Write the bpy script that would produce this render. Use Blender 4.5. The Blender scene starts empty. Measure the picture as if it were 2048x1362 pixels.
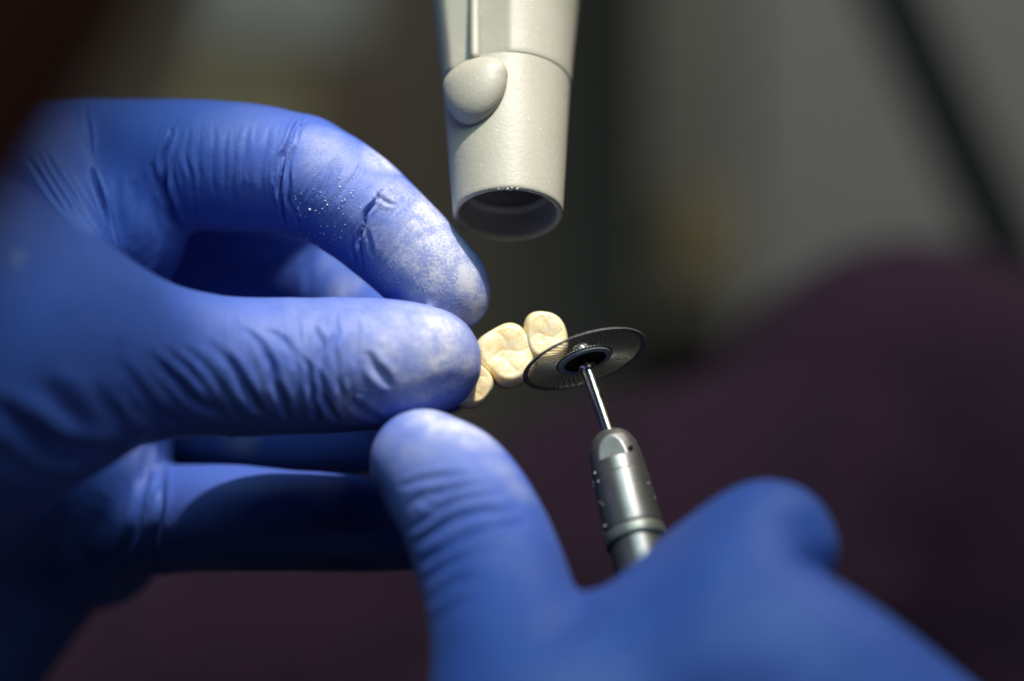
import bpy, bmesh, math, random
import numpy as np
from mathutils import Vector, Matrix
from mathutils.bvhtree import BVHTree

random.seed(7); rng = np.random.default_rng(7)
SC = bpy.context.scene
COL = SC.collection
MM = 0.001
D0 = 450.0            # camera to focal plane, mm
K = 12.0              # photo pixels per mm on the focal plane
W, H = 2048, 1362

def P(px, py, d=0.0):
    k = (D0 + d) / D0 / K
    return np.array([(px - W / 2) * k, d, (H / 2 - py) * k])
def R(r, d=0.0):
    return r * (D0 + d) / D0 / K

# ------------------------------------------------------------------ helpers
def link(o, parent=None):
    COL.objects.link(o)
    if parent is not None: o.parent = parent
    return o
def mesh_obj(name, verts, faces, mat=None, parent=None, smooth=True, label=None):
    """verts in mm"""
    me = bpy.data.meshes.new(name)
    v = np.asarray(verts, dtype=np.float64) * MM
    me.from_pydata(v.tolist(), [], [list(map(int, f)) for f in faces])
    me.update()
    if smooth: me.polygons.foreach_set('use_smooth', [True] * len(me.polygons))
    o = bpy.data.objects.new(name, me)
    if mat: me.materials.append(mat)
    if label: o['label'] = label
    return link(o, parent)
def bm_obj(name, bm, mat=None, parent=None, smooth=True, label=None):
    me = bpy.data.meshes.new(name)
    bmesh.ops.recalc_face_normals(bm, faces=bm.faces)
    bm.to_mesh(me); bm.free()
    if smooth: me.polygons.foreach_set('use_smooth', [True] * len(me.polygons))
    o = bpy.data.objects.new(name, me)
    if mat: me.materials.append(mat)
    if label: o['label'] = label
    return link(o, parent)
def thing(name, label, cat, loc=(0, 0, 0)):
    o = bpy.data.objects.new(name, None); o.empty_display_size = 0.01
    o['label'] = label; o['category'] = cat
    return link(o)
def tag(o, label, cat, group=None, kind=None):
    if label: o['label'] = label
    if cat: o['category'] = cat
    if group: o['group'] = group
    if kind: o['kind'] = kind
    return o

# ------------------------------------------------------------------ implicit surfaces
def catmull(pts, n=6):
    pts = np.asarray(pts, dtype=float)
    if len(pts) < 3:
        t = np.linspace(0, 1, n + 1)[:, None]
        return pts[0] * (1 - t) + pts[-1] * t
    q = np.vstack([2 * pts[0] - pts[1], pts, 2 * pts[-1] - pts[-2]])
    out = []
    for i in range(1, len(q) - 2):
        p0, p1, p2, p3 = q[i - 1], q[i], q[i + 1], q[i + 2]
        for j in range(n):
            t = j / n
            out.append(0.5 * ((2 * p1) + (-p0 + p2) * t + (2 * p0 - 5 * p1 + 4 * p2 - p3) * t * t + (-p0 + 3 * p1 - 3 * p2 + p3) * t ** 3))
    out.append(q[-2])
    return np.array(out)

class Field:
    def __init__(s, lo, hi, h):
        s.lo = np.array(lo, float); s.h = h
        s.n = np.ceil((np.array(hi) - s.lo) / h).astype(int) + 1
        s.D = np.full(s.n, 50.0, np.float32)
        s.ax = [(s.lo[i] + h * np.arange(s.n[i])).astype(np.float32) for i in range(3)]
    def chain(s, pts, k=1.0, n=6, sy=1.0):
        """pts: (px, py, depth, r_px). sy < 1 flattens along depth"""
        q = np.array([list(P(a, b, d)) + [R(r, d)] for a, b, d, r in pts])
        c = catmull(q, n)
        F = np.full(s.n, 50.0, np.float32)
        for a, b in zip(c[:-1], c[1:]):
            rr = max(a[3], b[3]); m = rr + max(k, 2.0) + 3 * s.h
            my = np.array([m, m * max(1, sy), m])
            l = np.minimum(a[:3], b[:3]) - my; u = np.maximum(a[:3], b[:3]) + my
            i0 = np.clip(((l - s.lo) / s.h).astype(int), 0, s.n); i1 = np.clip(((u - s.lo) / s.h).astype(int) + 2, 0, s.n)
            if np.any(i1 <= i0): continue
            sl = tuple(slice(i0[j], i1[j]) for j in range(3))
            X = s.ax[0][sl[0]][:, None, None]; Y = s.ax[1][sl[1]][None, :, None]; Z = s.ax[2][sl[2]][None, None, :]
            ab = b[:3] - a[:3]; L2 = float(ab @ ab) + 1e-9
            t = np.clip(((X - a[0]) * ab[0] + (Y - a[1]) * ab[1] + (Z - a[2]) * ab[2]) / L2, 0, 1)
            dx = X - a[0] - t * ab[0]; dy = (Y - a[1] - t * ab[1]) / sy; dz = Z - a[2] - t * ab[2]
            d = np.sqrt(dx * dx + dy * dy + dz * dz) - (a[3] + t * (b[3] - a[3]))
            F[sl] = np.minimum(F[sl], d)
        if k > 0:
            hh = np.maximum(k - np.abs(s.D - F), 0) / k
            s.D = np.minimum(s.D, F) - hh * hh * k * 0.25
        else:
            s.D = np.minimum(s.D, F)
        return s
    def mesh(s):
        D = s.D; n = s.n
        ins = D < 0
        # surface nets
        c = np.zeros(tuple(n - 1), np.int8)
        for dx in (0, 1):
            for dy in (0, 1):
                for dz in (0, 1):
                    c += ins[dx:n[0] - 1 + dx, dy:n[1] - 1 + dy, dz:n[2] - 1 + dz]
        act = (c > 0) & (c < 8)
        idx = np.argwhere(act)
        vid = np.full(tuple(n - 1), -1, np.int64); vid[act] = np.arange(len(idx))
        acc = np.zeros((len(idx), 3)); cnt = np.zeros(len(idx))
        for ax in range(3):
            o1, o2 = [a for a in range(3) if a != ax]
            for u in (0, 1):
                for v in (0, 1):
                    off = np.zeros(3, int); off[o1] = u; off[o2] = v
                    p = idx + off; e = p.copy(); e[:, ax] += 1
                    a = D[p[:, 0], p[:, 1], p[:, 2]]; b = D[e[:, 0], e[:, 1], e[:, 2]]
                    m = (a < 0) != (b < 0)
                    t = np.where(m, a / np.where(m, a - b, 1), 0)
                    pos = p.astype(float); pos[:, ax] += t
                    acc[m] += pos[m]; cnt[m] += 1
        V = s.lo + s.h * acc / cnt[:, None]
        faces = []
        for ax in range(3):
            o1, o2 = (ax + 1) % 3, (ax + 2) % 3
            sl0 = [slice(1, n[j] - 1) for j in range(3)]; sl0[ax] = slice(0, n[ax] - 1)
            sl1 = list(sl0); sl1[ax] = slice(1, n[ax])
            A = ins[tuple(sl0)]; B = ins[tuple(sl1)]
            e = np.argwhere(A != B)
            off = np.array([1, 1, 1]); off[ax] = 0
            g = e + off
            flip = A[e[:, 0], e[:, 1], e[:, 2]]
            def q(du, dv):
                w = g.copy(); w[:, o1] -= du; w[:, o2] -= dv
                return vid[w[:, 0], w[:, 1], w[:, 2]]
            f = np.stack([q(0, 0), q(1, 0), q(1, 1), q(0, 1)], 1)
            f[~flip] = f[~flip][:, ::-1]
            faces.append(f)
        return V, np.vstack(faces)

def edges_of(F):
    e = np.vstack([F[:, [0, 1]], F[:, [1, 2]], F[:, [2, 3]], F[:, [3, 0]]])
    e.sort(1); return np.unique(e, axis=0)
def smooth_v(V, F, it=3, lam=0.5):
    e = edges_of(F); n = len(V)
    deg = np.bincount(e.ravel(), minlength=n)[:, None]
    for _ in range(it):
        for l in (lam, -lam * 1.04):
            a = np.zeros_like(V)
            for j in range(3):
                a[:, j] = np.bincount(e[:, 0], V[e[:, 1], j], n) + np.bincount(e[:, 1], V[e[:, 0], j], n)
            V = V + l * (a / np.maximum(deg, 1) - V)
    return V
def normals_of(V, F):
    fn = np.cross(V[F[:, 2]] - V[F[:, 0]], V[F[:, 3]] - V[F[:, 1]])
    N = np.zeros_like(V)
    for c in range(4):
        for j in range(3):
            N[:, j] += np.bincount(F[:, c], fn[:, j], len(V))
    return N / (np.linalg.norm(N, axis=1)[:, None] + 1e-12)
def subdivide(V, F):
    """Catmull-Clark, one level (closed quad mesh), via Blender"""
    me = bpy.data.meshes.new('tmp'); me.from_pydata(V.tolist(), [], F.tolist())
    o = bpy.data.objects.new('tmp', me); COL.objects.link(o)
    m = o.modifiers.new('s', 'SUBSURF'); m.levels = 1; m.render_levels = 1
    dg = bpy.context.evaluated_depsgraph_get()
    m2 = bpy.data.meshes.new_from_object(o.evaluated_get(dg))
    v = np.empty(len(m2.vertices) * 3); m2.vertices.foreach_get('co', v)
    f = np.empty(len(m2.loops), dtype=np.int32); m2.loops.foreach_get('vertex_index', f)
    bpy.data.objects.remove(o); bpy.data.meshes.remove(me); bpy.data.meshes.remove(m2)
    return v.reshape(-1, 3), f.reshape(-1, 4)

CAM = Vector((0, -D0, 0))
class Surf:
    def __init__(s, V, F):
        s.V, s.F = V, F
        s.bvh = BVHTree.FromPolygons(V.tolist(), F.tolist())
    def hit(s, px, py):
        t = Vector(P(px, py, 0)); d = (t - CAM).normalized()
        p, n, i, dist = s.bvh.ray_cast(CAM, d)
        return (np.array(p), np.array(n)) if p is not None else (None, None)

def crease_field(V, surf, lines):
    """lines: (pixel polyline on the surface, half width mm, depth mm, lip mm). Folds of the glove pressed into the mesh."""
    disp = np.zeros(len(V))
    for pts, w, dep, lip in lines:
        c = catmull([(a, b, 0) for a, b in pts], 8)[:, :2]
        # wobble so that folds are not ruler straight
        ph = rng.uniform(0, 6.28); s_ = np.arange(len(c))
        c = c + np.stack([1.5 * np.sin(s_ * 0.55 + ph), 1.2 * np.cos(s_ * 0.41 + ph)], 1)
        P3 = [surf.hit(a, b)[0] for a, b in c]
        P3 = [p for p in P3 if p is not None]
        # drop points that jumped to another sheet
        keep = [P3[0]] if P3 else []
        for p in P3[1:]:
            if abs(p[1] - keep[-1][1]) < 5: keep.append(p)
        if len(keep) < 3: continue
        P3 = np.array(keep)
        m = 4 * w
        box = np.all((V > P3.min(0) - m) & (V < P3.max(0) + m), axis=1)
        ii = np.nonzero(box)[0]
        if len(ii) == 0: continue
        X = V[ii]
        best = np.full(len(ii), 1e9); bt = np.zeros(len(ii))
        L = len(P3) - 1
        for j in range(L):
            a, b = P3[j], P3[j + 1]; ab = b - a
            t = np.clip(((X - a) @ ab) / (ab @ ab + 1e-9), 0, 1)
            d = np.linalg.norm(X - a - t[:, None] * ab, axis=1)
            mk = d < best; best[mk] = d[mk]; bt[mk] = (j + t[mk]) / L
        tap = np.clip(np.sin(np.pi * np.clip(bt, 0, 1)), 0, 1) ** 0.6
        ww = w * (0.55 + 0.45 * tap)
        disp[ii] += tap * ((-dep * (0.45 * np.exp(-(best / ww) ** 2) + 0.75 * np.exp(-best / (0.45 * ww))) if w < 0.62 else -0.95 * dep * np.exp(-(best / ww) ** 2)) / 1.0 + lip * np.exp(-((best - 1.9 * ww) / (0.9 * ww)) ** 2))
    return disp

def soft_noise(V, scale, seed, oct=2):
    """cheap smooth 3-D value noise, numpy"""
    r = np.random.default_rng(seed); T = r.uniform(-1, 1, (64, 64, 64))
    out = np.zeros(len(V)); amp = 1.0
    for o in range(oct):
        q = V / scale + 17.3 * (o + 1); i = np.floor(q).astype(int); f = q - i; f = f * f * (3 - 2 * f)
        a = 0
        for dx in (0, 1):
            for dy in (0, 1):
                for dz in (0, 1):
                    w = (f[:, 0] if dx else 1 - f[:, 0]) * (f[:, 1] if dy else 1 - f[:, 1]) * (f[:, 2] if dz else 1 - f[:, 2])
                    a = a + w * T[(i[:, 0] + dx) % 64, (i[:, 1] + dy) % 64, (i[:, 2] + dz) % 64]
        out += amp * a; amp *= 0.5; scale = scale / 2.1
    return out

# ------------------------------------------------------------------ materials
def new_mat(name):
    m = bpy.data.materials.new(name); m.use_nodes = True
    nt = m.node_tree; return m, nt, nt.nodes['Principled BSDF']
def node(nt, typ, **kw):
    n = nt.nodes.new(typ)
    for k_, v in kw.items():
        if k_ in n.bl_rna.properties.keys() and not k_.startswith('in_'): setattr(n, k_, v)
    return n
def noise(nt, scale, detail=4, rough=0.55, coord='Object', vec=None):
    tc = nt.nodes.new('ShaderNodeTexCoord')
    n = nt.nodes.new('ShaderNodeTexNoise'); n.inputs['Scale'].default_value = scale
    n.inputs['Detail'].default_value = detail; n.inputs['Roughness'].default_value = rough
    nt.links.new(vec if vec is not None else tc.outputs[coord], n.inputs['Vector'])
    return n
def ramp(nt, src, stops):
    r = nt.nodes.new('ShaderNodeValToRGB'); e = r.color_ramp.elements
    e[0].position, e[0].color = stops[0][0], stops[0][1]
    e[1].position, e[1].color = stops[-1][0], stops[-1][1]
    for p_, c_ in stops[1:-1]:
        x = e.new(p_); x.color = c_
    nt.links.new(src, r.inputs[0]); return r
def g(v): return (v, v, v, 1)
def math_n(nt, op, a, b=None, clamp=False):
    n = nt.nodes.new('ShaderNodeMath'); n.operation = op; n.use_clamp = clamp
    for i, x in enumerate((a, b)):
        if x is None: continue
        if isinstance(x, (int, float)): n.inputs[i].default_value = x
        else: nt.links.new(x, n.inputs[i])
    return n.outputs[0]
def mixc(nt, fac, a, b):
    n = nt.nodes.new('ShaderNodeMix'); n.data_type = 'RGBA'
    for key, x in ((0, fac), (6, a), (7, b)):
        if isinstance(x, (tuple, float, int)): n.inputs[key].default_value = x
        else: nt.links.new(x, n.inputs[key])
    return n.outputs[2]
def bump(nt, height, dist, strength=1.0, prev=None):
    b = nt.nodes.new('ShaderNodeBump'); b.inputs['Distance'].default_value = dist; b.inputs['Strength'].default_value = strength
    nt.links.new(height, b.inputs['Height'])
    if prev is not None: nt.links.new(prev, b.inputs['Normal'])
    return b.outputs[0]
def simple(name, col, rough=0.5, metal=0.0, noise_scale=400, var=0.15, bump_d=0.00005, spec=0.5, bscale=None):
    m, nt, b = new_mat(name)
    n = noise(nt, noise_scale)
    dark = tuple(c * (1 - var) for c in col) + (1,); lite = tuple(min(1, c * (1 + var)) for c in col) + (1,)
    r = ramp(nt, n.outputs[0], [(0.3, dark), (0.7, lite)])
    nt.links.new(r.outputs[0], b.inputs['Base Color'])
    b.inputs['Roughness'].default_value = rough; b.inputs['Metallic'].default_value = metal
    b.inputs['Specular IOR Level'].default_value = spec
    n2 = noise(nt, bscale or noise_scale * 4)
    nt.links.new(bump(nt, n2.outputs[0], bump_d), b.inputs['Normal'])
    return m

def glove_material():
    m, nt, b = new_mat('blue_nitrile')
    at = nt.nodes.new('ShaderNodeAttribute'); at.attribute_name = 'dust_and_light'
    n1 = noise(nt, 260, 5, 0.65); n2 = noise(nt, 2600, 3, 0.7); n3 = noise(nt, 45, 3)
    # base colour of the nitrile, slightly uneven
    base = ramp(nt, n3.outputs[0], [(0.3, (0.052, 0.110, 0.43, 1)), (0.7, (0.066, 0.132, 0.50, 1))]).outputs[0]
    # powder where it settled, plus painted lamplight, broken up at two scales
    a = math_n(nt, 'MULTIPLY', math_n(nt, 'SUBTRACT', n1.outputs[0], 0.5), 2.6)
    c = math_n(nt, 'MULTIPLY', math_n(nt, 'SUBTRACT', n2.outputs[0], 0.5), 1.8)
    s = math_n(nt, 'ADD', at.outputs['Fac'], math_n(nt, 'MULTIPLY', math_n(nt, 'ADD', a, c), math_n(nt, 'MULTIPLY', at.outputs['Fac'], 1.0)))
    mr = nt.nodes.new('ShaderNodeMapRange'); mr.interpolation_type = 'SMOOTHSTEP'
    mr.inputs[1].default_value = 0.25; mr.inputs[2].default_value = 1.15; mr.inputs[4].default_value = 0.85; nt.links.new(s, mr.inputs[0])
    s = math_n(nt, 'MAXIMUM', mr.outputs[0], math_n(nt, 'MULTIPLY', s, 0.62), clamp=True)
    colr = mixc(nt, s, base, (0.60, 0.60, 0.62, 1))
    # sparse specks
    sp = noise(nt, 1900, 1, 0.5)
    spm = ramp(nt, sp.outputs[0], [(0.74, g(0)), (0.78, g(1))]).outputs[0]
    spm = math_n(nt, 'MULTIPLY', spm, math_n(nt, 'ADD', math_n(nt, 'MULTIPLY', at.outputs['Fac'], 1.2), 0.10), clamp=True)
    colr = mixc(nt, spm, colr, (0.62, 0.64, 0.66, 1))
    nt.links.new(colr, b.inputs['Base Color'])
    rg = nt.nodes.new('ShaderNodeMapRange'); rg.inputs[3].default_value = 0.52; rg.inputs[4].default_value = 0.85
    nt.links.new(s, rg.inputs[0]); nt.links.new(rg.outputs[0], b.inputs['Roughness'])
    b.inputs['Specular IOR Level'].default_value = 0.35
    b.inputs['Sheen Weight'].default_value = 0.09; b.inputs['Sheen Roughness'].default_value = 0.4
    b.inputs['Sheen Tint'].default_value = (0.75, 0.72, 1, 1)
    f = noise(nt, 3200, 2, 0.6); f2 = noise(nt, 420, 4, 0.6)
    nrm = bump(nt, f2.outputs[0], 0.00022, 0.55)
    nrm = bump(nt, f.outputs[0], 0.00004, 0.8, nrm)
    nt.links.new(nrm, b.inputs['Normal'])
    return m
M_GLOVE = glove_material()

def nozzle_material():
    m, nt, b = new_mat('nozzle_plastic')
    n1 = noise(nt, 90, 4); n2 = noise(nt, 1500, 3, 0.7); n3 = noise(nt, 2200, 1, 0.5)
    c = ramp(nt, n1.outputs[0], [(0.3, (0.32, 0.305, 0.235, 1)), (0.7, (0.375, 0.36, 0.285, 1))]).outputs[0]
    c = mixc(nt, math_n(nt, 'MULTIPLY', n2.outputs[0], 0.25), c, (0.62, 0.61, 0.57, 1))
    sp = ramp(nt, n3.outputs[0], [(0.73, g(0)), (0.77, g(1))]).outputs[0]
    c = mixc(nt, math_n(nt, 'MULTIPLY', sp, 0.6), c, (0.78, 0.76, 0.70, 1))
    nt.links.new(c, b.inputs['Base Color'])
    b.inputs['Roughness'].default_value = 0.48
    n4 = noise(nt, 1400, 3, 0.7)
    nt.links.new(bump(nt, n4.outputs[0], 0.00006, 0.9), b.inputs['Normal'])
    return m
M_NOZ = nozzle_material()
M_RIM = simple('nozzle_inner_rubber', (0.30, 0.30, 0.30), 0.5, noise_scale=900)

def tooth_material():
    m, nt, b = new_mat('crown_ceramic')
    at = nt.nodes.new('ShaderNodeAttribute'); at.attribute_name = 'stain'
    n1 = noise(nt, 420, 4, 0.6); n2 = noise(nt, 2600, 3, 0.7); n3 = noise(nt, 700, 4, 0.7)
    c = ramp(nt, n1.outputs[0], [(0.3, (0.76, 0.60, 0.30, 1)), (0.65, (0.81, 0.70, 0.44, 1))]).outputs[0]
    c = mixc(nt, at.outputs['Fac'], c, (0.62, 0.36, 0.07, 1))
    w = ramp(nt, n3.outputs[0], [(0.50, g(0)), (0.66, g(0.7))]).outputs[0]
    w = math_n(nt, 'MULTIPLY', w, math_n(nt, 'SUBTRACT', 1.0, at.outputs['Fac']))
    c = mixc(nt, w, c, (0.84, 0.78, 0.62, 1))
    nt.links.new(c, b.inputs['Base Color'])
    b.inputs['Roughness'].default_value = 0.22
    b.inputs['Subsurface Weight'].default_value = 0.6; b.inputs['Subsurface Radius'].default_value = (1.0, 0.6, 0.3)
    b.inputs['Subsurface Scale'].default_value = 0.0012
    nrm = bump(nt, n3.outputs[0], 0.00014, 0.8); nrm = bump(nt, n2.outputs[0], 0.00006, 0.8, nrm)
    nt.links.new(nrm, b.inputs['Normal'])
    return m
M_TOOTH = tooth_material()
M_STEEL = simple('polished_steel', (0.66, 0.58, 0.50), 0.2, 1.0, 600, 0.06, 0.00001)
M_BODY = simple('handpiece_metal', (0.175, 0.172, 0.165), 0.40, 0.8, 500, 0.12, 0.00002)
M_RING = simple('handpiece_ring', (0.26, 0.26, 0.23), 0.45, 0.7, 900, 0.15, 0.00002)
M_FLAT = simple('wrench_flat_metal', (0.40, 0.45, 0.44), 0.5, 0.6, 900, 0.1, 0.00002)
M_DISC = simple('disc_grey_metal', (0.16, 0.15, 0.125), 0.42, 0.55, 1500, 0.2, 0.00003)
M_DRIM = simple('disc_rim_abrasive', (0.24, 0.24, 0.24), 0.5, 0.5, 2500, 0.25, 0.00006)
M_HUB = simple('hub_grey_plastic', (0.30, 0.34, 0.34), 0.38, 0.1, 1500, 0.1, 0.00002)
M_BLACK = simple('dark_hub_metal', (0.012, 0.011, 0.010), 0.25, 0.6, 1500, 0.2, 0.00002)
M_DUST = simple('ceramic_powder', (0.80, 0.79, 0.74), 0.75, 0.0, 3000, 0.1, 0.00002)

# ------------------------------------------------------------------ gloved hands
def build_hand(name, field, lines, dust_light_spots, rings, label, it=4, sub=1):
    V, F = field.mesh()
    V = smooth_v(V, F, it)
    for _ in range(sub): V, F = subdivide(V, F)
    surf = Surf(V, F)
    N = normals_of(V, F)
    d = crease_field(V, surf, lines)
    d += 0.16 * soft_noise(V, 9.0, 3, 2)
    for (a, b, wid, amp, per) in rings:                # fine pleats across a finger, a..b pixel axis at the surface
        pa, _n = surf.hit(*a); pb, _n = surf.hit(*b)
        if pa is None or pb is None: continue
        ab = pb - pa; L = np.linalg.norm(ab); u = ab / L
        X = V - pa; t = X @ u; perp = np.linalg.norm(X - t[:, None] * u, axis=1)
        msk = np.clip(t / 2.5, 0, 1) * np.clip((L - t) / 2.5, 0, 1) * np.clip((wid - perp) / (0.5 * wid), 0, 1)
        n_ = soft_noise(np.stack([t / per, perp * 0.09 + V[:, 0] * 0.03, V[:, 2] * 0.06], 1), 1.0, 11, 2)
        d += -amp * msk * np.clip(np.abs(n_) * 1.8 - 0.25, 0, 1)
    V2 = V + N * d[:, None]
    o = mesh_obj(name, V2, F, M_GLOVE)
    dust_and_light = np.zeros(len(V))
    for (px, py, r, s) in dust_light_spots:
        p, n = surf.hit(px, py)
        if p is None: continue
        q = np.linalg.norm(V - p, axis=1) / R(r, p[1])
        dust_and_light = np.maximum(dust_and_light, s * np.clip(1.25 - q, 0, 1) ** 0.8)
    a = o.data.attributes.new('dust_and_light', 'FLOAT', 'POINT'); a.data.foreach_set('value', dust_and_light.astype(np.float32))
    tag(o, label, 'gloved hand')
    return o, Surf(V2, F)

def grains(surf, parent, zones):
    vs, fs = [], []
    ico = bmesh.new(); bmesh.ops.create_icosphere(ico, subdivisions=1, radius=1)
    iv = np.array([v.co[:] for v in ico.verts]); iff = [[v.index for v in f.verts] for f in ico.faces]; ico.free()
    for (px, py, rx, ry, n, s0, s1) in zones:
        for _ in range(n):
            a = rng.uniform(0, 6.28); q = math.sqrt(rng.uniform(0, 1))
            p, nn = surf.hit(px + rx * q * math.cos(a), py + ry * q * math.sin(a))
            if p is None: continue
            s = 0.68 * (s0 + (s1 - s0) * rng.uniform(0, 1) ** 3)
            b = len(vs)
            J = iv * s * rng.uniform(0.45, 1.25, iv.shape)
            for v in J: vs.append(p + nn * s * 0.5 + v)
            fs += [[b + i for i in f] for f in iff]
    o = mesh_obj('powder_grains', vs, fs, M_DUST, parent, smooth=False)
    o['kind'] = 'stuff'
    return o

f = Field((-165, -72, -118), (4, 84, 52), 1.05)
f.chain([(-420, 640, -38, 430), (-220, 700, -40, 420), (-60, 712, -36, 335), (80, 712, -30, 262), (200, 713, -24, 196), (300, 722, -19, 161), (400, 730, -15, 144),
         (500, 735, -12, 139), (600, 733, -10, 138), (700, 728, -9, 135), (800, 722, -8, 121), (858, 714, -8, 98)], 2)
f.chain([(780, 735, -8, 112), (868, 733, -6, 88)], 3)
f.chain([(-60, 420, 24, 200), (60, 330, 19, 128), (110, 420, 12, 100), (150, 520, 5, 88)], 6)                # taut web thumb to index
f.chain([(-250, 420, 46, 260), (-50, 365, 38, 178), (100, 348, 30, 152), (230, 331, 24, 135), (330, 328, 18, 129), (430, 332, 14, 131), (520, 338, 12, 127), (600, 348, 10, 118)], 4)
f.chain([(600, 350, 10, 118), (660, 376, 8, 114), (730, 426, 6, 108), (800, 487, 5, 103), (850, 537, 4, 98), (884, 571, 4, 93), (902, 588, 4, 79)], 1)
f.chain([(230, 380, 20, 110), (266, 410, 16, 101), (284, 470, 15, 90), (266, 560, 19, 78), (258, 700, 34, 95), (254, 860, 28, 93), (242, 980, 27, 97), (205, 1090, 42, 104)], 2.5)
f.chain([(200, 470, 52, 130), (400, 505, 50, 112), (560, 530, 47, 102), (700, 605, 42, 92), (800, 690, 28, 84), (882, 758, 15, 73)], 1.2)   # middle finger
f.chain([(200, 400, 56, 140), (400, 372, 46, 138), (530, 415, 43, 126), (640, 500, 54, 112), (740, 630, 48, 90), (810, 700, 26, 80)], 1.2)  # upper middle finger, unseen, added to block light from above
f.chain([(200, 760, 52, 130), (400, 836, 46, 112), (600, 864, 40, 100), (760, 860, 36, 88)], 1.2)       # ring finger
f.chain([(150, 1070, 44, 110), (330, 1040, 24, 109), (450, 1035, 15, 106), (600, 1042, 12, 101), (750, 1050, 14, 95), (860, 1056, 18, 82)], 1.5)  # little finger
f.chain([(-420, 900, 30, 430), (-150, 820, 36, 360), (50, 760, 46, 260)], 5)
f.chain([(215, 1095, 40, 100), (110, 1130, 50, 124), (-50, 1230, 58, 190), (-250, 1420, 62, 260), (-420, 1650, 66, 300)], 5)

LW = [  # thumb folds
 ([(485,651),(517,686),(538,724),(550,765),(567,812),(579,841)], .75, .75, .30),
 ([(529,657),(561,677),(582,704),(591,742)], .7, .40, .15),
 ([(608,712),(620,748),(623,783),(632,812),(640,841)], .6, .70, .25),
 ([(626,651),(640,677),(643,707),(638,736)], .6, .38, .15),
 ([(670,624),(673,657),(668,692),(673,736),(681,783),(693,809)], .6, .30, .18),
 ([(708,636),(714,671),(708,707),(711,736)], .7, .25, .12),
 ([(731,701),(749,733),(769,756),(784,774)], .8, .65, .25),
 ([(450,686),(468,742),(494,789),(517,828)], .75, .45, .22),
 ([(638,736),(646,789),(661,824),(681,843)], .65, .60, .28),
 ([(450,742),(473,783),(497,826)], .7, .40, .2),
 ([(806,806),(840,786),(880,772),(925,765)], 1.6, .55, .0),
 ([(623,786),(626,824),(635,847)], .45, .40, .15),
 ([(237,720),(275,775),(308,819),(363,852)], 1.0, .60, .25),
 ([(297,709),(352,759),(396,803),(452,836)], .9, .65, .28),
 ([(325,693),(385,748),(435,808),(457,830)], .8, .45, .2),
 ([(418,682),(468,737),(512,808),(523,830)], .8, .50, .25),
 ([(237,764),(275,819),(314,852)], .9, .50, .2),
 ([(365,690),(410,735),(450,790),(482,835)], .8, .40, .2),
 ([(94,764),(132,814),(182,874)], 1.8, .9, .3),
 ([(-20,800),(44,852),(99,891),(165,907),(225,902)], 1.7, 2.1, .8),
 ([(-20,880),(60,925),(130,950)], 2.0, .7, .2),
 ([(187,775),(220,820),(250,852)], 1.2, .4, .15),
 ([(700,795),(716,815),(745,832),(790,845)], .8, .4, .2),
 # index finger
 ([(604,226),(590,255),(573,292),(562,335),(559,383),(566,432),(586,470)], .40, 1.45, .30),
 ([(612,240),(598,262),(588,285)], .4, .35, .15), ([(566,300),(552,330),(548,372)], .4, .4, .15), ([(575,395),(588,425),(600,460)], .4, .45, .15),
 ([(706,470),(704,500),(708,525)], .45, .3, .12), ([(735,455),(738,490),(748,520)], .45, .3, .15), ([(752,385),(770,402),(792,412)], .45, .4, .2),
 ([(455,262),(447,330),(452,410)], .45, .16, .08), ([(352,300),(345,350),(356,400)], .5, .4, .15), ([(470,300),(463,360),(466,430)], .6, .14, .06),
 ([(590,290),(577,335),(577,396),(585,441)], .4, .6, .12),
 ([(767,379),(744,410),(727,441),(718,485),(724,540)], .40, 1.25, .34),
 ([(678,308),(656,352),(634,396)], .5, .28, .12),
 ([(690,315),(668,360),(650,400)], .45, .22, .1),
 ([(722,326),(700,366),(670,400)], .5, .22, .12),
 ([(345,255),(331,300),(326,350),(334,400),(350,435),(376,468)], .6, 1.7, .35),
 ([(379,255),(372,317),(383,366),(388,440)], .5, .22, .12),
 ([(401,265),(396,330),(399,396)], .5, .12, .08),
 ([(430,250),(424,320),(428,400)], .5, .15, .08),
 ([(498,255),(489,308),(480,374)], .6, .18, .1),
 ([(540,250),(524,320),(520,400)], .6, .15, .08),
 ([(167,205),(174,264),(184,315)], .5, .35, .15),
 ([(184,335),(207,418),(229,485),(240,545)], .45, 1.8, .4),
 ([(50,312),(110,396),(160,466),(195,510)], .5, .35, .2),
 ([(85,295),(132,374),(200,470)], .5, .3, .2),
 ([(75,310),(120,390),(170,470),(215,525)], .45, .22, .15),
 ([(110,290),(150,360),(205,450)], .5, .2, .12),
 ([(300,326),(322,380),(344,436),(366,467)], .9, .6, .25),
 ([(269,361),(264,418),(266,500)], 1.3, .4, .15), ([(232,352),(236,420),(245,500)], 1.0, .35, .15), ([(312,396),(304,485),(300,540)], 1.2, .35, .1),
 # finger behind, strip and little finger
 ([(583,470),(580,520),(582,585)], .9, .9, .3), ([(640,500),(618,540),(610,585)], .8, .6, .3), ([(700,560),(690,580),(690,592)], .6, .4, .2),
 ([(480,870),(492,890),(500,915)], .8, .6, .3), ([(505,868),(520,890),(524,920)], .7, .5, .3), ([(460,872),(470,885),(474,905)], .6, .4, .2),
 ([(300,890),(290,960),(270,1040),(240,1130)], 1.2, .8, .4), ([(325,885),(318,950),(300,1010)], .8, .5, .25), ([(230,900),(222,980),(200,1080)], 1.3, .8, .3),
 ([(262,900),(250,1000),(230,1090)], 1.0, .5, .2), ([(330,940),(318,1010),(306,1090),(300,1140)], 1.0, 1.0, .3),
]
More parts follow.
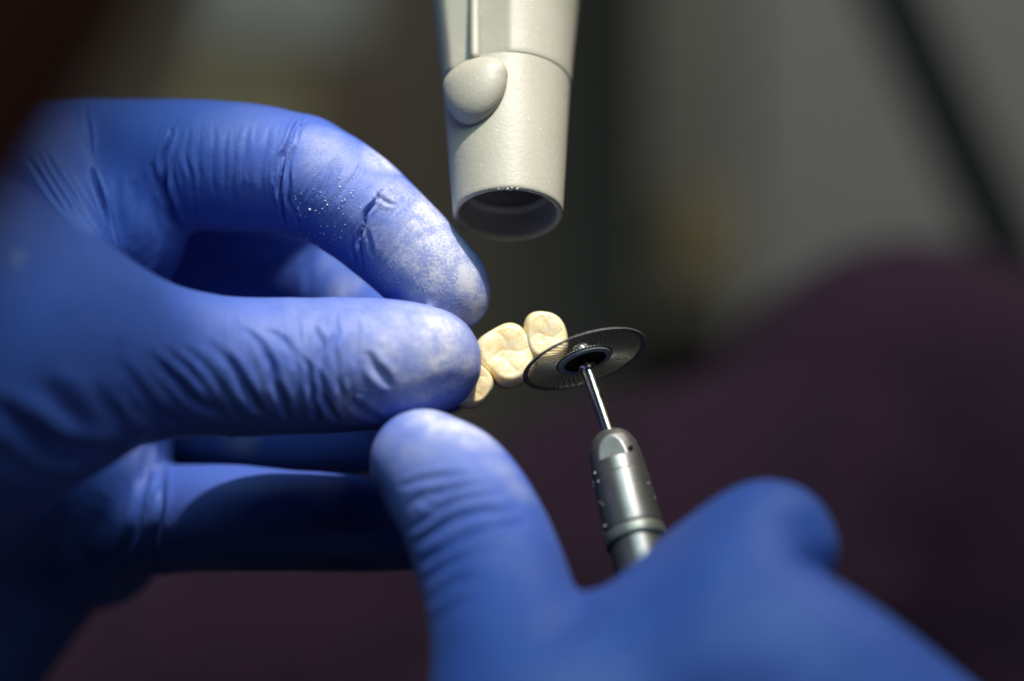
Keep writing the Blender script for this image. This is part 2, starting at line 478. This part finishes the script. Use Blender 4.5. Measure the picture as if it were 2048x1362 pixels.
LD = [(800,395,60,.75),(850,430,75,.98),(885,490,80,1.0),(930,560,60,.95),(870,560,80,.85),(800,500,70,.6),(780,540,50,.5),(760,470,40,.45),(950,600,50,.85),(905,620,50,.7),
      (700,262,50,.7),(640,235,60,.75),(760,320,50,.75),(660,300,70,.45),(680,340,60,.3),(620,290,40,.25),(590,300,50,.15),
      (880,670,105,.78),(900,730,90,.85),(820,690,130,.62),(850,770,100,.6),(740,740,120,.28),(700,810,50,.42),(750,820,60,.35),(650,680,150,.16),(930,690,40,.55),(560,700,170,.13),(650,640,140,.2),(760,640,120,.3),(480,700,120,.08),(640,340,90,.16),(700,400,90,.2),(500,240,90,.06),(520,370,70,.06),  # thumb powder; the wide faint spots also paint the lamp-lit area paler
      (480,880,40,.4),(690,575,40,.35),(300,900,60,.15),(42,520,14,.55)]  # includes pale patches painted where light falls between the fingers
LRING = [((360,330),(560,340),11,.04,1.6),((590,340),(700,420),9,.10,.7),((740,440),(800,480),8,.06,.6),((440,730),(760,730),12,.15,1.1),((200,700),(440,730),12,.14,1.4),((460,720),(800,720),12,.07,.45),((600,340),(820,520),10,.06,.4),((200,330),(560,335),12,.05,.5)]
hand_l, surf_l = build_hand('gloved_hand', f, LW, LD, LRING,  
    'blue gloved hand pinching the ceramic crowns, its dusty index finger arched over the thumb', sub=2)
grains(surf_l, hand_l, [(660,420,90,75,120,.05,.22),(700,380,90,80,60,.04,.16),(640,430,60,60,25,.12,.28),(790,560,90,70,90,.04,.12),(560,680,170,80,60,.04,.13),(700,810,45,45,25,.06,.2),(400,300,250,90,30,.04,.11),(880,640,70,60,20,.04,.1),(250,420,120,120,18,.05,.12)])

f = Field((-34, -102, -125), (102, 16, -8), 0.95)
f.chain([(850, 929, -18, 112), (900, 978, -21, 132), (945, 1050, -26, 140), (985, 1150, -32, 147), (1015, 1250, -40, 157), (1050, 1370, -48, 190), (1100, 1520, -54, 260)], 2)
f.chain([(1575, 1102, -46, 102), (1538, 1084, -44, 124), (1460, 1130, -42, 126), (1397, 1186, -41, 130), (1290, 1300, -42, 146), (1200, 1420, -46, 215)], 3)
f.chain([(1500, 1120, -48, 110), (1520, 1240, -56, 130), (1618, 1352, -60, 190), (1770, 1490, -62, 210), (1950, 1720, -62, 270)], 4)
f.chain([(1300, 1330, -48, 150), (1450, 1230, -52, 150), (1540, 1340, -58, 170)], 6)
f.chain([(1250, 1560, -52, 300), (1430, 1420, -56, 240), (1600, 1560, -60, 270)], 8)
f.chain([(1480, 1230, -30, 90), (1390, 1250, -18, 85), (1300, 1300, -14, 80)], 3)      # fingertip behind the tool
RW = [
 ([(795,972),(851,960),(917,950),(985,950)], .7, .38, .25),
 ([(808,1017),(851,993),(917,978),(1000,968)], .7, .35, .22),
 ([(816,1060),(865,1030),(930,999),(1022,982)], .8, .5, .28),
 ([(828,1092),(871,1057),(950,1027),(1046,1019)], .85, .62, .3),
 ([(838,1130),(878,1103),(963,1065),(1060,1042)], .9, .55, .28),
 ([(846,1165),(897,1129),(976,1098),(1040,1085)], 1.0, .42, .2),
 ([(852,1205),(905,1170),(960,1145)], 1.1, .35, .15),
 ([(858,1250),(900,1220),(950,1195)], 1.2, .3, .1),
 ([(838,1000),(858,1010),(880,1005)], .5, .3, .2),
 ([(1600,1120),(1640,1128),(1680,1150)], 2.5, .9, .0),
 ([(1090,1290),(1150,1230),(1190,1200)], 3, .8, .2),
]
RD = [(900,850,70,.8),(950,870,60,.9),(860,828,70,.75),(1000,930,45,.45),(780,880,50,.35),(1040,980,40,.3),(850,880,110,.35),(880,950,130,.16),(930,860,70,.7)]
hand_r, surf_r = build_hand('gloved_hand', f, RW, RD, [((850,960),(1000,1150),12,.16,1.2)],
    'blue gloved hand at the bottom gripping the rotary tool, its thumb pointing up')
grains(surf_r, hand_r, [(850,930,70,40,30,.04,.14),(960,960,60,60,14,.04,.12)])

# ------------------------------------------------------------------ lathe helper along an axis
def frame(axis):
    a = Vector(axis).normalized()
    s = Vector((1, 0, 0)) - a * a.x; s.normalize()      # side, close to +X
    t = a.cross(s); return a, s, t
def lathe(name, origin, axis, prof, mat, parent, seg=96, mod=None, label=None, caps=False):
    """prof: (distance along axis, radius) in mm; mod(angle, s, r) -> r"""
    a, s, t = frame(axis); o = Vector(origin)
    vs, fs = [], []
    for (l, r) in prof:
        for i in range(seg):
            th = 2 * math.pi * i / seg
            rr = mod(th, l, r) if mod else r
            vs.append(o + a * l + (s * math.cos(th) + t * math.sin(th)) * rr)
    n = len(prof)
    for j in range(n - 1):
        for i in range(seg):
            k = (i + 1) % seg
            fs.append([j * seg + i, j * seg + k, (j + 1) * seg + k, (j + 1) * seg + i])
    if caps:
        fs.append(list(range(seg))[::-1]); fs.append([(n - 1) * seg + i for i in range(seg)])
    bm = bmesh.new()
    bv = [bm.verts.new(Vector(v) * MM) for v in vs]
    for q in fs:
        try: bm.faces.new([bv[i] for i in q])
        except ValueError: pass
    return bm_obj(name, bm, mat, parent, True, label)
def fine(prof, step=0.25):
    """resample so that smooth shading keeps the corners"""
    out = []
    for (a, b) in zip(prof[:-1], prof[1:]):
        L = math.hypot(b[0] - a[0], b[1] - a[1]); n = max(1, int(L / step))
        for i in range(n): out.append((a[0] + (b[0] - a[0]) * i / n, a[1] + (b[1] - a[1]) * i / n))
    out.append(prof[-1]); return out

# ------------------------------------------------------------------ suction nozzle
ND = 2.2
noz = thing('suction_nozzle', 'pale grey plastic suction nozzle pointing down above the ceramic crowns', 'nozzle')
C0 = P(1016, 431, ND)
NA = (-0.010, math.sin(math.radians(27)), math.cos(math.radians(27)))      # up and away from the camera
a_, s_, t_ = frame(NA)
front_ang = math.atan2(Vector((0, -1, 0)).dot(t_), Vector((0, -1, 0)).dot(s_))   # angle that faces the camera
outer = [(0.9, 8.15), (0.25, 8.25), (0.0, 8.5), (-0.02, 8.8), (0.12, 9.08), (0.5, 9.22), (2, 9.34), (8, 9.75), (16, 10.25), (25.4, 10.9)]
lathe('nozzle_tip', C0, NA, fine(outer, 0.4), M_NOZ, noz, 128)
lathe('inner_sleeve', C0, NA, fine([(0.8, 8.18), (2.6, 8.0), (5.0, 7.85), (5.1, 7.2), (5.9, 7.0), (6.2, 7.3), (9, 7.1), (30, 7.6), (30.1, 0.2)], 0.4), M_RIM, noz, 96)
def collar_mod(th, l, r):
    # a broad flat ground into the left front of the collar
    fa = front_ang - math.radians(33) * (1 if front_ang > 0 else -1)
    best = r
    for ang in (COLF,):
        c = math.cos(th - ang)
        if c > 0.05: best = min(best, (r * 0.862) / c)
    return best
LEFTA = math.atan2(Vector((-1, -0.0, 0)).dot(t_), Vector((-1, 0, 0)).dot(s_))
df = (LEFTA - front_ang + math.pi) % (2 * math.pi) - math.pi
COLF = front_ang + df * 0.30
lathe('nozzle_collar', C0, NA, fine([(25.45, 10.92), (25.48, 11.0), (25.6, 11.06), (30, 11.45), (41, 12.6), (60, 14.2), (90, 16), (120, 16.5)], 0.8), M_NOZ, noz, 160,
      mod=lambda th, l, r: collar_mod(th, l, r) if l > 25.6 else collar_mod(th, l, r))
bm = bmesh.new()
for q in range(70):
    th = rng.uniform(0, 6.283) if q % 3 else front_ang + rng.normal(0, 0.12)
    rr = 8.55 + rng.uniform(0, .55); l = -0.02 + 0.25 * abs(rng.normal()) if rr > 9 else 0.0
    p = Vector(C0) + a_ * l + (s_ * math.cos(th) + t_ * math.sin(th)) * rr
    bmesh.ops.create_icosphere(bm, subdivisions=1, radius=rng.uniform(.04, .13 if q % 3 else .22) * MM, matrix=Matrix.Translation(p * MM))
pw = bm_obj('powder_grains', bm, M_DUST, noz, False); pw['kind'] = 'stuff'
# rounded thumb button on the left front, under the collar
def on_tip(px, py, lift=0.0):
    # point on the cone of the tip seen at this pixel
    o = CAM; d = (Vector(P(px, py, 0)) - CAM).normalized(); A = Vector(C0); a = Vector(NA).normalized()
    lo_t, best = 430, None
    for i in range(1200):
        p = o + d * (430 + i * 0.05); w = p - A; l = w.dot(a); r = (w - a * l).length
        if r < 9.22 + 0.065 * l + lift: return p, (w - a * l).normalized()
    return o + d * 450, Vector((0, -1, 0))
pc, pn = on_tip(950, 178)
bm = bmesh.new(); bmesh.ops.create_uvsphere(bm, u_segments=64, v_segments=40, radius=1)
side = a_.cross(pn).normalized(); upv = pn.cross(side).normalized()
if upv.z < 0: upv = -upv
for v in bm.verts:
    x, y, z = v.co
    # flatter on top, fuller below, like the moulded button
    zz = z * (7.2 if z < 0 else 4.9); xx = x * 5.95 * (1 - 0.10 * max(0, -z)) ; yy = y * 3.5
    if z > 0: xx *= 1 + 0.22 * z
    v.co = (pc + pn * (0.0 + yy) + side * xx + upv * (zz + 0.6)) * MM
bm_obj('button', bm, M_NOZ, noz)
# rod running up from the button
p0, n0 = on_tip(953, 112); rod = []
lathe('rod', p0 + n0 * 0.55, NA, fine([(-1.0, 0.01), (-0.8, 0.5), (-0.4, 0.72), (0, 0.78), (70, 0.85)], 1.0), M_NOZ, noz, 32)

# ------------------------------------------------------------------ rotary tool
tool = thing('rotary_tool', 'grey metal dental handpiece with a thin round cutting disc on a steel shaft', 'rotary tool')
tilt = math.radians(67)
hx, hz = 0.314, -0.949
HA = Vector((hx * math.sin(tilt), -math.cos(tilt), hz * math.sin(tilt))).normalized()   # from disc towards the body
DC = Vector(P(1169, 719, -1.5))
a2, s2, t2 = frame(HA)
# disc: hub, perforated web, rim
def annulus_solid(name, r0, r1, th, mat, parent, seg=160, z0=0.0, rin_th=None):
    prof = [(z0 - th / 2, r0), (z0 - th / 2, r1 - th * .3), (z0, r1), (z0 + th / 2, r1 - th * .3), (z0 + th / 2, r0), (z0 - th / 2, r0)]
    return lathe(name, DC, HA, prof, mat, parent, seg)
disc = annulus_solid('cutting_disc', 10.05, 10.75, 0.20, M_DRIM, tool)
# perforated web (real slots through a 0.15 mm sheet)
bm = bmesh.new(); nr, nt_ = 22, 216; r_in, r_out = 4.4, 10.1
def wp(i, j, z):
    r = r_in + (r_out - r_in) * i / nr; th = 2 * math.pi * (j + 0.45 * i) / nt_
    return (DC + (s2 * math.cos(th) + t2 * math.sin(th)) * r + a2 * z) * MM
grid = [[[bm.verts.new(wp(i, j, z)) for z in (-.016, .016)] for j in range(nt_)] for i in range(nr + 1)]
solid = np.ones((nr, nt_), bool)
for i in range(nr):
    for j in range(nt_):
        if 2 <= i < nr - 1 and (j % 4 != 0): solid[i, j] = False
for i in range(nr):
    for j in range(nt_):
        k = (j + 1) % nt_
        if solid[i, j]:
            for z in (0, 1):
                q = [grid[i][j][z], grid[i][k][z], grid[i + 1][k][z], grid[i + 1][j][z]]
                bm.faces.new(q if z else q[::-1])
        if solid[i, j] != solid[i, k]:
            bm.faces.new([grid[i][k][0], grid[i][k][1], grid[i + 1][k][1], grid[i + 1][k][0]])
        if i + 1 < nr and solid[i, j] != solid[i + 1, j]:
            bm.faces.new([grid[i + 1][j][0], grid[i + 1][j][1], grid[i + 1][k][1], grid[i + 1][k][0]])
bm_obj('disc_web', bm, M_DISC, disc, smooth=False)
lathe('disc_hub', DC, HA, fine([(-0.5, 0.3), (-0.75, 1.2), (-0.7, 3.4), (-0.3, 4.4), (0.10, 4.65), (0.42, 4.6), (0.58, 4.2), (0.55, 3.75), (0.2, 3.5)], 0.15), M_HUB, disc, 96)
lathe('hub_recess', DC, HA, fine([(0.4, 3.56), (0.1, 3.3), (-0.2, 2.4), (-0.3, 1.2), (-0.3, 0.5)], 0.15), M_BLACK, disc, 64)
# screw head poking above the disc
ns = DC - a2 * 0.7
lathe('screw_head', ns, -a2, fine([(0, 1.7), (1.3, 1.6), (1.8, 1.2), (2.05, 0.6), (2.1, 0.01)], 0.15), M_BODY, disc, 48)
SL = 13.9
lathe('shaft', DC, HA, fine([(-0.3, 0.9), (0.9, 1.35), (1.3, 1.55), (1.7, 1.5), (1.9, 1.3), (2.1, 1.18), (SL + 1, 1.18)], 0.4), M_STEEL, tool, 48)
NO = Vector(DC) + a2 * SL
BS = 1.04
HB = (Vector(P(1300, 1240, -25)) - NO).normalized()
HB = (HB * 0.75 + a2 * 0.25).normalized()
a3, s3, t3 = frame(HB)
fr3 = math.atan2(Vector((0, -1, 0)).dot(t3), Vector((0, -1, 0)).dot(s3))
lft3 = math.atan2(Vector((-1, 0, 0)).dot(t3), Vector((-1, 0, 0)).dot(s3))
d3 = (lft3 - fr3 + math.pi) % (2 * math.pi) - math.pi
FL = fr3 + d3 * 0.10
def nose_mod(th, l, r):
    if l > 6.1: return r
    c = math.cos(th - FL)
    lim = 3.7
    if c > 0.1 and r * c > lim: return lim / c
    return r
nose = [(-0.1, 0.9), (0.0, 1.6), (0.25, 2.3), (0.9, 3.0), (2.0, 3.55), (3.5, 3.95), (5.0, 4.15), (6.05, 4.2), (6.15, 4.25), (8.6, 4.36)]
def bs(p): return [(l, r * BS) for l, r in p]
lathe('nose_cone', NO, HB, fine(bs(nose), 0.15), M_BODY, tool, 160, mod=nose_mod)
lathe('barrel', NO, HB, fine(bs([(8.62, 4.30), (8.7, 4.40), (15, 4.60), (18.2, 4.70), (18.4, 4.5)]), 0.3), M_BODY, tool, 96)
lathe('ring', NO, HB, fine(bs([(18.3, 4.5), (18.45, 4.75), (18.9, 4.85), (20.0, 4.85), (20.4, 4.75), (20.5, 4.4)]), 0.2), M_RING, tool, 96)
lathe('rear_barrel', NO, HB, fine([(20.4, 4.5), (26, 4.8), (34, 5.4), (60, 7.5), (110, 9.5), (150, 9.5), (150.1, 0.1)], 0.8), M_BODY, tool, 96)
# water droplets / debris and the little pin hole on the nose
bm = bmesh.new()
for q in range(16):
    l = rng.uniform(1.5, 19); th = rng.choice([1, -1]) * rng.uniform(0.9, 1.7) + fr3
    r = np.interp(l, [p_[0] for p_ in nose] + [18.2], [p_[1] for p_ in nose] + [4.7])
    p = NO + a3 * l + (s3 * math.cos(th) + t3 * math.sin(th)) * r * BS
    bmesh.ops.create_icosphere(bm, subdivisions=2, radius=rng.uniform(.05, .19) * MM, matrix=Matrix.Translation(p * MM))
dr = bm_obj('powder_specks', bm, M_DUST, tool); dr['kind'] = 'stuff'
bm = bmesh.new(); p = NO + a3 * 5.2 + (s3 * math.cos(fr3 - d3 * .42) + t3 * math.sin(fr3 - d3 * .42)) * 4.55
bmesh.ops.create_icosphere(bm, subdivisions=3, radius=.42 * MM, matrix=Matrix.Translation(p * MM)); bm_obj('pin_hole', bm, M_BLACK, tool)

# ------------------------------------------------------------------ dental bridge
bridge = thing('dental_bridge', 'cream coloured dental bridge of three ceramic crowns held between thumb and finger', 'dental bridge')
def crown(center, rx, rz, ry, rot, seed, lean=(0.0, 0.25), label=None):
    """rx, rz px half sizes on the picture plane, ry mm half depth; biting face to the camera"""
    bm = bmesh.new(); bmesh.ops.create_uvsphere(bm, u_segments=96, v_segments=72, radius=1)
    V = np.array([v.co[:] for v in bm.verts])      # local z = biting axis
    x, y, z = V[:, 0].copy(), V[:, 1].copy(), V[:, 2].copy()
    e = 0.80
    r2 = np.sqrt(x * x + y * y) + 1e-9
    sh = np.sign(z) * np.abs(z) ** 0.8
    rr = r2 ** 0.72
    ang = np.arctan2(y, x)
    lob = 1 + 0.05 * np.cos(4 * ang + seed) + 0.05 * np.cos(3 * ang + 2 * seed)
    X = x / r2 * rr * lob; Y = y / r2 * rr * lob
    Z = sh.copy()
    top = z > 0
    q = np.sqrt(X ** 2 + Y ** 2)
    cusp = np.zeros(len(V))
    for a0 in (0.7, 2.3, 3.9, 5.4):
        a0 += 0.25 * math.sin(seed * 3 + a0)
        cx, cy = 0.60 * math.cos(a0), 0.60 * math.sin(a0)
        cusp += 0.055 * np.exp(-((X - cx) ** 2 + (Y - cy) ** 2) / 0.085)
    fis = 0.022 * np.exp(-(Y - 0.12 * np.sin(5 * X + seed)) ** 2 / 0.0035) * (q < 0.75) + 0.02 * np.exp(-(X - 0.1 * np.sin(6 * Y)) ** 2 / 0.006) * (q < 0.75)
    Zt = 0.72 + cusp - 0.06 * np.exp(-q ** 2 / 0.12) - fis
    k = np.clip((1 - q) / 0.35, 0, 1); k = k * k * (3 - 2 * k)
    Z = np.where(top, np.minimum(Z, 1) * (1 - k) + k * Zt, Z * 1.0)
    # neck tapers below the crown
    tap = np.where(z < 0, 1 - 0.35 * np.clip(-z, 0, 1) ** 1.2, 1)
    X *= tap; Y *= tap
    c = Vector(center)
    zax = Vector((lean[0], -1, lean[1])).normalized()
    xax = Vector((math.cos(rot), 0, math.sin(rot))); xax = (xax - zax * xax.dot(zax)).normalized(); yax = zax.cross(xax)
    for i, v in enumerate(bm.verts):
        v.co = (c + xax * float(X[i]) * rx / K + yax * float(Y[i]) * rz / K + zax * float(Z[i]) * ry) * MM
    o = bm_obj('crown', bm, M_TOOTH, bridge)
    st = np.clip(0.85 * np.exp(-((X + 0.15) ** 2 + (Y - 0.1) ** 2) / 0.05) * top, 0, 1)
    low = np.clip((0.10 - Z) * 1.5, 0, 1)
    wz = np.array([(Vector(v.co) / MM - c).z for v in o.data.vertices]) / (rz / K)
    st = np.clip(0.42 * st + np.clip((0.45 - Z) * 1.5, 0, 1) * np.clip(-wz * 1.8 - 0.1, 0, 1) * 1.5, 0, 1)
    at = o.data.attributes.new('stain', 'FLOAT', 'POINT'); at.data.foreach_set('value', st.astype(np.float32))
    if label: o['label'] = label
    return o
crown(P(935, 767, -1.5), 47, 52, 3.4, 0.5, 1.0, (0.25, 0.2))
crown(P(1013, 713, 2), 59, 66, 3.9, 0.35, 2.2, (0.05, 0.30))
crown(P(1090, 677, 2.5), 45, 56, 3.6, 0.2, 3.4, (0.10, 0.25))

# ------------------------------------------------------------------ things behind
M_SCRUB = simple('plum_cotton', (0.038, 0.0075, 0.025), 0.95, 0, 60, 0.25, 0.0004, bscale=900)
fl = Field((-340, 90, -420), (360, 620, 80), 6.0)
fl.chain([(-700, 1900, 190, 560), (0, 1750, 210, 560), (500, 1560, 230, 560), (950, 1420, 250, 525), (1300, 1250, 265, 475), (1560, 1140, 275, 440), (1830, 885, 285, 385), (2000, 1080, 290, 430), (2150, 1450, 290, 500)], 10)
V, F = fl.mesh(); V = smooth_v(V, F, 3); N = normals_of(V, F)
V = V + N * (5 * soft_noise(V, 60, 5, 3))[:, None]
lap = mesh_obj('trousers', V, F, M_SCRUB)
tag(lap, 'dark plum cotton trousers over raised knee, out of focus behind the hands', 'trousers')

M_WALL, nt, b = new_mat('grey_wall_paint')
n = noise(nt, 3.0, 3); r = ramp(nt, n.outputs[0], [(0.3, (0.155, 0.120, 0.092, 1)), (0.7, (0.20, 0.158, 0.125, 1))])
nt.links.new(r.outputs[0], b.inputs['Base Color']); b.inputs['Roughness'].default_value = 0.8
def box(name, lo, hi, mat, parent=None, bev=4.0, label=None):
    bm = bmesh.new(); bmesh.ops.create_cube(bm, size=1)
    for v in bm.verts:
        v.co = Vector([((lo[i] + hi[i]) / 2 + v.co[i] * (hi[i] - lo[i])) * MM for i in range(3)])
    if bev: bmesh.ops.bevel(bm, geom=bm.edges[:], offset=bev * MM, segments=3, profile=0.5, affect='EDGES')
    return bm_obj(name, bm, mat, parent, False, label)
wall = box('wall', (-1600, 1300, -1300), (1600, 1400, 1600), M_WALL, bev=0); wall['kind'] = 'structure'
def at_depth(px, py, d): p = P(px, py, d); return p[0], p[2]
# cupboard front, pale panel, boxes: the blurred shapes of the workroom
x0, z1 = at_depth(430, -500, 1000); x1, z0 = at_depth(900, 900, 1000)
def slab(name, px0, px1, py0, py1, d, th, mat):
    a0, zt = at_depth(px0, py0, d); a1, zb = at_depth(px1, py1, d)
    return box(name, (a0, d, zb), (a1, d + th, zt), mat)
tag(slab('cabinet', 1480, 2700, -900, 900, 1150, 120, simple('cabinet_grey', (0.31, 0.29, 0.285), 0.6, 0, 8, 0.1)), 'pale grey cabinet front blurred behind the black rod', 'cabinet')
tag(slab('locker', 1300, 1460, -900, 640, 1100, 160, simple('locker_green_grey', (0.21, 0.19, 0.16), 0.6, 0, 8, 0.1)), 'narrow green grey locker blurred between the nozzle and the black rod', 'locker')
tag(slab('cardboard_box', 1350, 1480, 380, 560, 900, 100, simple('cardboard', (0.26, 0.185, 0.085), 0.9, 0, 20, 0.15)), 'small brown cardboard box blurred right of the nozzle', 'box')
tag(slab('paper_sheet', 380, 720, -400, 80, 950, 20, simple('grey_card', (0.42, 0.42, 0.40), 0.8, 0, 20, 0.08)), 'pale grey board blurred above the index finger', 'board')
tag(slab('wooden_tray', 330, 620, 120, 330, 920, 60, simple('tray_wood', (0.32, 0.26, 0.15), 0.8, 0, 20, 0.15)), 'tan wooden tray blurred above the index finger, under the pale board', 'tray')
# black rod crossing the top right
pa = Vector(P(1690, -220, 420)); pb = Vector(P(2140, 760, 420))
rod_ = lathe('stand_rod', pa, (pb - pa), fine([(0, 0.1), (0, 10), ((pb - pa).length, 10), ((pb - pa).length + .1, 0.1)], 20), simple('black_rod', (0.008, 0.008, 0.008), 0.6), None, 48)
tag(rod_, 'black slanting rod blurred in the background above the plum trousers', 'rod')
# dark sleeve close to the camera, top left
fs_ = Field((-140, -290, -40), (10, -150, 140), 3.5)
fs_.chain([(-900, 560, -215, 700), (-420, 60, -215, 600), (-150, -480, -215, 620), (0, -1200, -215, 640)], 6)
V, F = fs_.mesh(); V = smooth_v(V, F, 3)
slv = mesh_obj('sleeve', V, F, simple('dark_brown_cloth', (0.11, 0.034, 0.014), 0.9, 0, 80, 0.2, 0.0003))
tag(slv, 'dark brown sleeve very close and out of focus in the upper left corner', 'sleeve')

# ------------------------------------------------------------------ lights, world, camera
def look(o, tgt):
    o.rotation_euler = (Vector(tgt) - o.location).to_track_quat('-Z', 'Y').to_euler()
def spot(name, loc, tgt, power, deg, blend, radius, col):
    l = bpy.data.lights.new(name, 'SPOT'); l.energy = power; l.spot_size = math.radians(deg); l.spot_blend = blend
    l.shadow_soft_size = radius; l.color = col
    o = bpy.data.objects.new(name, l); COL.objects.link(o); o.location = Vector(loc) * MM; look(o, Vector(tgt) * MM); return o
def area(name, loc, tgt, power, size, col):
    l = bpy.data.lights.new(name, 'AREA'); l.energy = power; l.shape = 'DISK'; l.size = size * MM; l.color = col
    o = bpy.data.objects.new(name, l); COL.objects.link(o); o.location = Vector(loc) * MM; look(o, Vector(tgt) * MM); return o
spot('desk_lamp_light', (95, -185, 480), (-9, 0, 8), 19.5, 13, 0.9, 0.011, (1.0, 0.87, 0.80))
area('overhead_fill', (0, -380, 680), (-20, 0, 0), 4.7, 560, (0.62, 0.93, 1.0))  # broad cool fill lamp added overhead, not a window
area('lip_fill', (380, -560, -160), (0, 0, 0), 0.2, 420, (0.9, 0.92, 1.0))  # added weak low fill that brightens the nozzle lip, no source there
area('wall_fill', (500, 300, 1100), (200, 1300, 0), 5.2, 500, (1.0, 0.91, 0.76))  # added lamp that brightens the back wall, its source unseen
w = bpy.data.worlds.new('World'); SC.world = w; w.use_nodes = True
w.node_tree.nodes['Background'].inputs[0].default_value = (0.9, 0.95, 1.0, 1)
w.node_tree.nodes['Background'].inputs[1].default_value = 0.012

cam = bpy.data.cameras.new('camera'); co = bpy.data.objects.new('camera', cam); COL.objects.link(co)
co.location = (0, -D0 * MM, 0); co.rotation_euler = (math.pi / 2, 0, 0)
cam.sensor_width = 36; cam.lens = 36 * D0 / (W / K)
cam.clip_start = 0.01; cam.clip_end = 20
cam.dof.use_dof = True; cam.dof.focus_distance = (D0 - 3) * MM; cam.dof.aperture_fstop = 4.0
SC.camera = co
vs_ = SC.view_settings; vs_.view_transform = 'Standard'; vs_.look = 'None'; vs_.exposure = 0; vs_.gamma = 1
SC.render.engine = 'CYCLES'
cy = SC.cycles
cy.use_denoising = True
cy.use_adaptive_sampling = False
cy.max_bounces = 8; cy.diffuse_bounces = 4; cy.glossy_bounces = 4
cy.sample_clamp_indirect = 4
